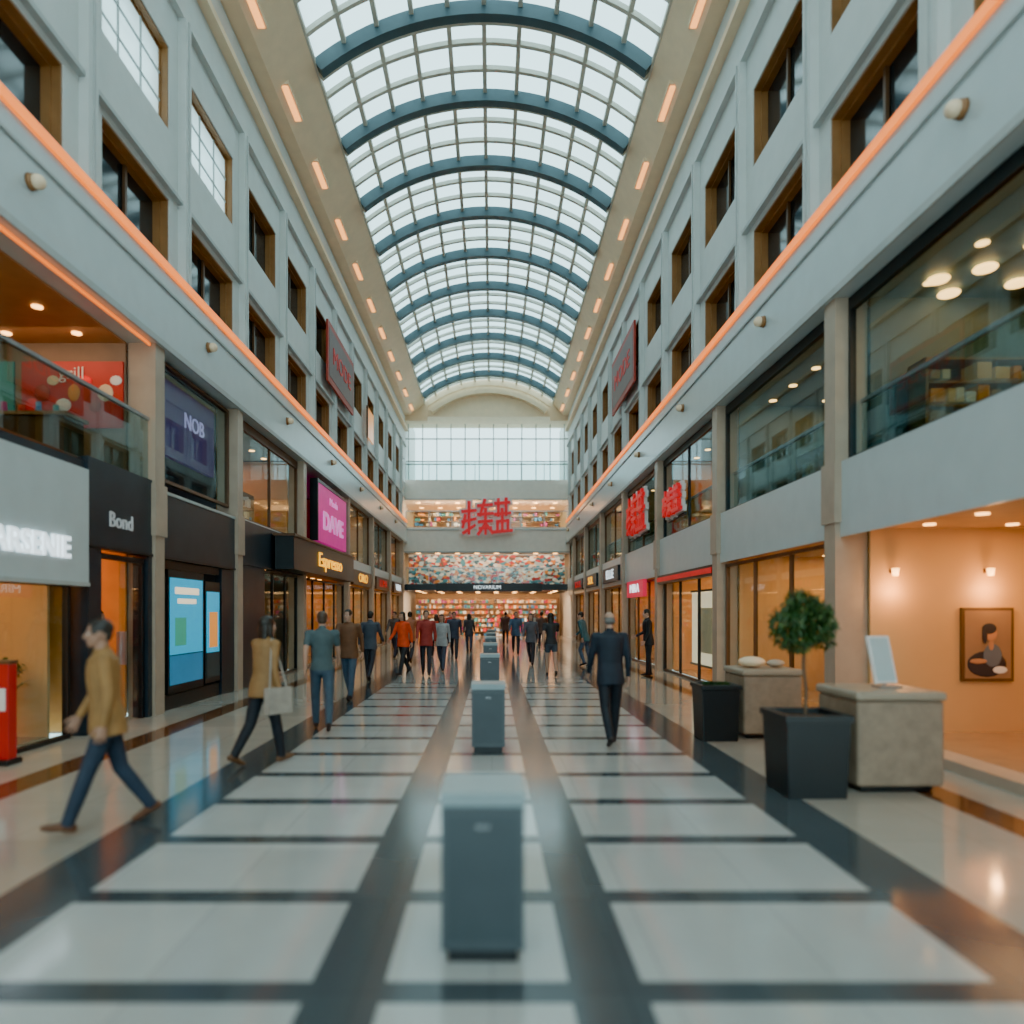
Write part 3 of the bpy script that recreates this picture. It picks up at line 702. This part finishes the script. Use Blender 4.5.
def make_head(hair):
    mb=MB()
    mb.ell((0,-.008,.03),(.074,.092,.085),D,24,16); mb.ell((0,.022,-.035),(.057,.066,.078),D,24,16)
    mb.ell((0,.058,-.092),(.026,.026,.02),D); mb.ell((0,.03,-.08),(.045,.05,.03),D)
    mb.tube((0,.088,.012),(0,.108,-.028),.007,.012,D,10,True); mb.ell((0,.098,-.03),(.017,.012,.009),D)
    for sx in (-1,1):
        mb.ell((sx*.076,-.004,-.008),(.010,.019,.030),D); mb.ell((sx*.036,.06,-.03),(.022,.022,.022),D); mb.ell((sx*.028,.078,.024),(.024,.013,.007),D)
    mb.ell((0,.086,-.055),(.024,.010,.006),D); mb.ell((0,.084,-.066),(.021,.010,.007),D)
    mb.tube((0,-.02,-.06),(0,-.028,-.16),.052,.056,D,16)
    if hair=='short': mb.ell((0,-.022,.045),(.081,.094,.084),D,24,16); mb.ell((0,-.05,0.0),(.072,.058,.075),D,24,12)
    elif hair=='bald': mb.ell((0,-.052,.0),(.076,.056,.05),D,24,12)
    else:
        mb.ell((0,-.02,.045),(.086,.098,.088),D,24,16); mb.ell((0,-.06,-.04),(.082,.05,.13),D,24,12); mb.ell((0,-.075,-.14),(.075,.035,.12),D,24,12)
        for sx in (-1,1): mb.ell((sx*.075,-.01,-.05),(.018,.032,.10),D)
    me=remeshed(mb,.0055,2)
    n=len(me.polygons); c=np.empty(n*3); me.polygons.foreach_get('center',c); c=c.reshape(-1,3)
    x,y,z=c[:,0],c[:,1],c[:,2]
    if hair=='short': h=(((x/.083)**2+((y+.022)/.096)**2+((z-.045)/.086)**2)>0.90)&(z>-.0)&~((y>.058)&(z<.075))&~((abs(x)>.07)&(z<.02)&(y>-.03)) | ((y<-.05)&(z>-.06))
    elif hair=='bald': h=(y<-.03)&(z<.045)&(z>-.05)
    else: h=(z>.07)|((y<.0)&(z>-.3)&~((abs(x)<.05)&(y>-.06)&(z<-.09)))|((abs(x)>.064)&(y<.04))
    mi=np.where(h,1,0)
    lips=(abs(z+.0605)<.009)&(y>.086)&(abs(x)<.024); mi[lips]=2
    m2=MB(); E0=mat('eye_white',(.8,.8,.78),.2); E1=mat('eye_dark',(.03,.02,.015),.1); BR=mat('eyebrow',(.05,.03,.02),.8)
    for sx in (-1,1):
        m2.ell((sx*.030,.076,.002),(.012,.011,.007),E0,10,6); m2.ell((sx*.030,.0845,.002),(.005,.0035,.005),E1,8,5); m2.tube((sx*.016,.089,.024),(sx*.044,.082,.026),.0035,.0025,BR,6,True)
    nv=len(me.vertices); V=[tuple(v.co) for v in me.vertices]+m2.v
    F=[tuple(p.vertices) for p in me.polygons]+[tuple(i+nv for i in f) for f in m2.f]
    MI=list(mi)+[3+k for k in m2.m]
    return V,F,MI,m2.slots
HEADS={h:make_head(h) for h in ('short','bald','long')}
def make_hand():
    mb=MB()
    n=14
    rings=[]
    for z,rx,ry in ((.01,.022,.026),(-.02,.018,.033),(-.05,.017,.040),(-.085,.014,.041),(-.098,.010,.038)):
        rings.append([Vector((math.cos(2*math.pi*j/n)*rx,math.sin(2*math.pi*j/n)*ry,z)) for j in range(n)])
    mb.loft(rings,D)
    for i,(yb,L) in enumerate(((.031,.068),(.0105,.078),(-.0105,.072),(-.031,.056))):
        p=Vector((0,yb,-.085)); a=math.radians(8+4*i); spread=(yb)*0.6
        for k,(fr,rr) in enumerate(((.45,.0088),(.30,.0080),(.25,.0070))):
            q=p+Vector((-math.sin(a)*L*fr,spread*fr*.4,-math.cos(a)*L*fr)); mb.tube(p,q,rr+.0006,rr,D,10,True); p=q; a+=math.radians(22)
    p=Vector((-.004,.028,-.02))
    for v,rr in (((-.008,.026,-.024),.0115),((-.006,.012,-.026),.0098),((-.006,.004,-.02),.0085)):
        q=p+Vector(v); mb.tube(p,q,rr+.001,rr,D,10,True); p=q
    me=remeshed(mb,.0034,1)
    V=[tuple(v.co) for v in me.vertices]; F=[tuple(p.vertices) for p in me.polygons]
    return V,F
HAND=make_hand()
def mk(name,V,F,MI,mats,parent,M):
    me=bpy.data.meshes.new(name); me.from_pydata([tuple(M@Vector(v)) for v in V],[],F)
    for m in mats: me.materials.append(m)
    if MI is not None: me.polygons.foreach_set('material_index',[int(i) for i in MI])
    me.polygons.foreach_set('use_smooth',[True]*len(F)); me.update()
    ob=bpy.data.objects.new(name,me); SC.collection.objects.link(ob); ob.parent=parent; return ob
skins={'l':mat('skin_light',(.45,.26,.18),.5,var=.05),'m':mat('skin_mid',(.34,.18,.115),.5,var=.05)}
lipm=mat('lips',(.35,.12,.10),.4)
hairs={'k':mat('hair_black',(.02,.015,.012),.5),'b':mat('hair_brown',(.06,.035,.022),.5),'g':mat('hair_grey',(.13,.12,.11),.6)}
def person(name,x,y,h,H=1.72,L=(26,8),Rr=(-22,30),AL=(-22,18),AR=(22,25),top=(.1,.1,.1),bot=(.03,.03,.05),shoe=(.03,.02,.02),skin='l',hair='b',hs='short',sleeve=True,shorts=False,jacket=True,female=False,voxel=.016,lean=3,z=0.0,bag=None,turn=0):
    K=H/1.75; parent=bpy.data.objects.new(name,None); SC.collection.objects.link(parent)
    mb=MB(); prims=[]
    V=Vector
    def tb(p0,p1,r0,r1,l): mb.tube(p0,p1,r0,r1,D,14,True); prims.append((tuple(p0),tuple(p1),r0,r1,l))
    ln=math.tan(math.radians(lean)); sw=.18 if female else .198; wr=.9 if female else 1
    def ring(z,rx,ry,yo): return [V((math.cos(2*math.pi*j/20)*rx,math.sin(2*math.pi*j/20)*ry+yo+(z-.93)*ln,z)) for j in range(20)]
    j=.014 if jacket else 0
    hem=.80 if jacket else .90
    T=[(1.50,.075,.07,-.01),(1.465,.12*wr,.082,-.01),(1.42,.175*wr+j,.105+j,-.005),(1.34,.175*wr+j,.118+j,.0),(1.24,.16*wr+j,.117+j,.005),(1.08,(.132 if female else .15)+j*1.4,.10+j*1.4,.0),(.95,.160+j*1.5,.118+j*1.6,-.01)]
    if jacket: T+=[(.85,.178+j,.13+j*1.3,-.01),(.80,.180+j,.132+j*1.3,-.01)]
    else: T+=[(.90,.166,.120,-.01)]
    mb.loft([ring(*t) for t in T],D)
    prims.append(((0,0,1.40),(0,0,hem+.10),.15,.16,0)); 
    mb.loft([ring(1.0,.15,.105,-.005),ring(.92,.165,.118,-.012),ring(.86,.16,.112,-.01),ring(.81,.12,.085,0)],D)
    lowest=9
    for sx,(a,b) in ((-1,L),(1,Rr)):
        hp=V((sx*.088,(-.01),.90)); a_=math.radians(a); b_=math.radians(b)
        kn=hp+V((sx*.005,math.sin(a_)*.43,-math.cos(a_)*.43)); an=kn+V((-sx*.01,math.sin(a_-b_)*.41,-math.cos(a_-b_)*.41))
        if shorts:
            mid=hp.lerp(kn,.45); tb(hp,mid,.094,.085,1); tb(mid,kn,.074,.055,2); tb(kn,kn.lerp(an,.35),.054,.056,2); tb(kn.lerp(an,.35),an,.056,.036,2)
        else:
            tb(hp,kn,.095,.066,1); tb(kn,kn.lerp(an,.35),.066,.064,1); tb(kn.lerp(an,.35),an,.064,.052,1)
        pitch = (a_-b_)*.75 if (a-b)<0 else (a_-b_)*.6
        f=V((0,math.cos(pitch),math.sin(pitch))); u=V((0,-math.sin(pitch),math.cos(pitch)))
        heel=an-f*.045-u*.045; ball=an+f*.10-u*.052; toe=an+f*.165-u*.056
        tb(an-u*.01,an-u*.03-f*.01,.043,.04,3); tb(heel,an-u*.045+f*.04,.036,.036,3); tb(an-u*.03,ball,.038,.033,3); tb(ball,toe,.035,.026,3)
        lowest=min(lowest,heel.z-.036,ball.z-.034,toe.z-.027)
    off=-lowest
    hands=[]
    for sx,(a,e) in ((-1,AL),(1,AR)):
        sh=V((sx*sw,(1.43-.93)*ln,1.425)); a_=math.radians(a); ab=math.radians(8)
        el=sh+V((sx*math.sin(ab)*.29,math.sin(a_)*.29*math.cos(ab),-math.cos(a_)*.29*math.cos(ab)))
        f_=a_+math.radians(e); dr=V((sx*.03,math.sin(f_),-math.cos(f_))).normalized(); wrst=el+dr*.25
        tb(sh-V((sx*.05,0,0)),sh,.062,.062,0)
        if sleeve: tb(sh,el,.059,.046,0); tb(el,wrst-dr*.015,.046,.034,0)
        else:
            m_=sh.lerp(el,.55); tb(sh,m_,.058,.054,0); tb(m_,el,.044,.040,2); tb(el,wrst,.039,.027,2)
        hands.append((sx,wrst,dr))
    hy=(1.5-.93)*ln
    tb(V((0,hy-.012,1.47)),V((0,hy+.0,1.545)),.055,.052,2)
    me=remeshed(mb,voxel,3)
    lab,c=seg_label(me,prims)
    core=(np.abs(c[:,0])<.21)&(np.abs(c[:,1]-(c[:,2]-.93)*ln)<.17)
    lab[core&(c[:,2]>hem-.01)&(c[:,2]<1.475)&(lab==1)]=0
    lab[core&(c[:,2]<hem-.01)&(lab==0)&(np.abs(c[:,0])<.15)]=1
    Vv=[tuple(v.co) for v in me.vertices]; F=[tuple(p.vertices) for p in me.polygons]
    def cm(tag,col): return mat('%s_%02x%02x%02x'%(tag,int(col[0]*255),int(col[1]*255),int(col[2]*255)),col,.75,var=.15,vs=8)
    SK=skins[skin]; HM=hairs[hair]
    M=Matrix.Scale(K,4)@Matrix.Translation((0,0,off))
    mk('body',Vv,F,lab,[cm('fabric_top',top),cm('fabric_trousers',bot),SK,cm('shoe',shoe)],parent,M)
    HV,HF,HMI,hslots=HEADS[hs]
    mk('head',HV,HF,HMI,[SK,HM,lipm]+hslots,parent,M@Matrix.Translation((0,hy+.028,1.637))@Matrix.Rotation(math.radians(turn),4,'Z'))
    for sx,wp,dr in hands:
        zax=-dr; xax=V((1,0,0)); yax=zax.cross(xax).normalized(); xax=yax.cross(zax)
        Rm=Matrix((xax,yax,zax)).transposed().to_4x4()
        Mh=M@Matrix.Translation(wp)@Rm@Matrix.Diagonal((sx,1,1,1))
        F2=HAND[1] if sx>0 else [tuple(reversed(f)) for f in HAND[1]]
        mk('hand_left' if sx<0 else 'hand_right',HAND[0],F2,None,[SK],parent,Mh)
    if jacket:
        q=MB(); pts=[]
        for t in range(13):
            a=math.radians(-60+300*t/12+0); pts.append(V((math.cos(a)*.066,hy-.008+math.sin(a)*.062,1.485+ .01*math.sin(a))))
        for a,b in zip(pts,pts[1:]): q.tube(a,b,.016,.016,cm('fabric_top',top),8,True)
        mk('collar',q.v,q.f,None,[cm('fabric_top',top)],parent,M)
    if bag:
        q=MB(); bm=cm('bag',bag); bx_=.27
        q.box(bx_-.05,bx_+.05,-.16,.16,.62,.92,bm); 
        pts=[V((bx_,-.12,.92)),V((.2,-.05,1.3)),V((.15,0,1.49)),V((.2,.05,1.3)),V((bx_,.12,.92))]
        for a,b in zip(pts,pts[1:]): q.tube(a,b,.011,.011,bm,6,True)
        o=mk('shoulder_bag',q.v,q.f,None,[bm],parent,M); o.data.polygons.foreach_set('use_smooth',[False]*len(q.f))
    parent.location=(x,y,z); parent.rotation_euler=(0,0,math.radians(h))
    return parent
person('walking_man',-3.03,5.50,122,1.63,L=(21,2),Rr=(-14,20),AL=(-6,16),AR=(8,22),top=(.30,.155,.05),bot=(.02,.032,.055),shoe=(.12,.05,.025),hair='k',voxel=.012,skin='m')
person('walking_woman',-2.56,7.85,-35,1.64,L=(-14,20),Rr=(16,4),AL=(18,40),AR=(-10,25),top=(.30,.16,.06),bot=(.015,.017,.024),shoe=(.14,.07,.035),hair='k',hs='long',voxel=.013,female=True,bag=(.34,.31,.27))
person('walking_man',-2.45,10.1,15,1.70,L=(18,4),Rr=(-16,18),top=(.06,.095,.105),bot=(.045,.075,.11),hair='b',sleeve=False,jacket=False,voxel=.014)
person('walking_man',-2.78,13.6,170,1.72,L=(12,4),Rr=(-12,14),top=(.13,.06,.03),bot=(.05,.08,.12),hair='k')
person('walking_man',-3.0,17.2,-10,1.70,top=(.05,.06,.08),bot=(.03,.03,.04),hair='k',L=(10,2),Rr=(-14,20))
person('walking_woman',-2.4,18.9,150,1.70,L=(20,4),Rr=(-18,18),top=(.80,.07,.015),bot=(.03,.03,.035),hair='k',hs='long',female=True)
person('walking_man',-1.76,18.7,185,1.72,L=(14,4),Rr=(-14,14),top=(.30,.04,.035),bot=(.03,.03,.04),hair='b')
person('walking_woman',-1.45,20.2,175,1.66,top=(.35,.37,.38),bot=(.05,.06,.09),hair='b',hs='long',female=True)
person('walking_man',-1.35,25,180,1.74,top=(.05,.06,.09),bot=(.03,.03,.04),hair='k')
person('walking_man',-2.7,23,0,1.74,top=(.35,.12,.06),bot=(.03,.03,.04),hair='k')
person('walking_woman',-0.95,29,0,1.66,top=(.05,.05,.06),bot=(.03,.04,.07),hair='k',hs='long',female=True,voxel=.02)
person('walking_man',-1.9,32,180,1.74,top=(.45,.04,.03),bot=(.03,.03,.04),hair='k',voxel=.02)
person('walking_woman',-2.1,26.5,20,1.64,top=(.55,.06,.03),bot=(.03,.03,.04),hair='b',hs='long',female=True,voxel=.02)
person('walking_man',-3.6,26,170,1.74,top=(.08,.07,.07),bot=(.03,.03,.05),hair='k',voxel=.02)
person('walking_woman',-1.2,37,180,1.66,top=(.40,.30,.22),bot=(.04,.04,.05),hair='k',hs='long',female=True,voxel=.02)
person('walking_man',0.7,36,0,1.74,top=(.10,.05,.04),bot=(.03,.03,.04),hair='k',voxel=.02)
person('walking_woman',2.3,38,190,1.66,top=(.45,.42,.38),bot=(.04,.04,.05),hair='b',hs='long',female=True,voxel=.02)
person('walking_man',1.52,9.0,4,1.69,L=(-15,20),Rr=(14,3),AL=(12,20),AR=(-8,15),top=(.014,.020,.032),bot=(.012,.015,.022),hair='g',hs='bald',voxel=.012)
person('walking_woman',1.56,18.5,5,1.66,L=(12,3),Rr=(-14,20),top=(.03,.03,.035),bot=(.05,.06,.08),hair='k',hs='long',shorts=True,sleeve=False,jacket=False,female=True)
person('walking_woman',1.25,22.5,170,1.68,top=(.10,.10,.12),bot=(.03,.03,.04),hair='b',hs='long',female=True)
person('walking_man',0.95,28,180,1.74,top=(.06,.10,.16),bot=(.03,.03,.04),hair='k',voxel=.02)
person('walking_man',2.2,31,0,1.74,top=(.10,.06,.05),bot=(.03,.03,.04),hair='k',voxel=.02)
person('walking_man',2.9,21.8,60,1.66,top=(.05,.12,.14),bot=(.06,.09,.14),hair='k',L=(20,40),Rr=(-6,10),lean=14)
person('standing_man',4.15,18.6,90,1.74,L=(3,0),Rr=(-3,2),AL=(5,20),AR=(4,60),top=(.02,.02,.025),bot=(.02,.02,.025),hair='k')
person('standing_woman',-6.15,10.85,-90,1.66,L=(3,0),Rr=(-3,2),AL=(5,20),AR=(4,30),top=(.04,.03,.03),bot=(.02,.02,.025),hair='k',hs='long',female=True,z=.03)
person('standing_woman',7.3,8.7,100,1.60,L=(3,0),Rr=(-3,2),AL=(5,20),AR=(4,60),top=(.07,.055,.05),bot=(.03,.03,.03),hair='k',hs='long',female=True,z=3.81)

# ------------------------------------------------------------------ world + camera
w=bpy.data.worlds.new('World'); SC.world=w; w.use_nodes=True
nt=w.node_tree; bg=nt.nodes['Background']
tc=nt.nodes.new('ShaderNodeTexCoord'); sp=nt.nodes.new('ShaderNodeSeparateXYZ'); rp=nt.nodes.new('ShaderNodeValToRGB')
nt.links.new(tc.outputs['Generated'],sp.inputs[0]); nt.links.new(sp.outputs['Z'],rp.inputs['Fac'])
rp.color_ramp.elements[0].color=(0.65,0.89,0.94,1); rp.color_ramp.elements[1].color=(0.77,0.97,1.0,1)
nt.links.new(rp.outputs['Color'],bg.inputs['Color']); bg.inputs['Strength'].default_value=3.1

cam=bpy.data.cameras.new('Camera'); co=bpy.data.objects.new('Camera',cam); SC.collection.objects.link(co)
co.location=(0,0,1.7); co.rotation_euler=(math.radians(90),0,0)
cam.sensor_width=36; cam.lens=700/1024*36; cam.shift_x=(512-492)/1024; cam.shift_y=100/1024
cam.clip_start=0.05; cam.clip_end=300
cam.dof.use_dof=True; cam.dof.focus_distance=19; cam.dof.aperture_fstop=0.42
SC.camera=co
SC.view_settings.view_transform='AgX'
SC.view_settings.look='AgX - Punchy'
SC.view_settings.exposure=0.8
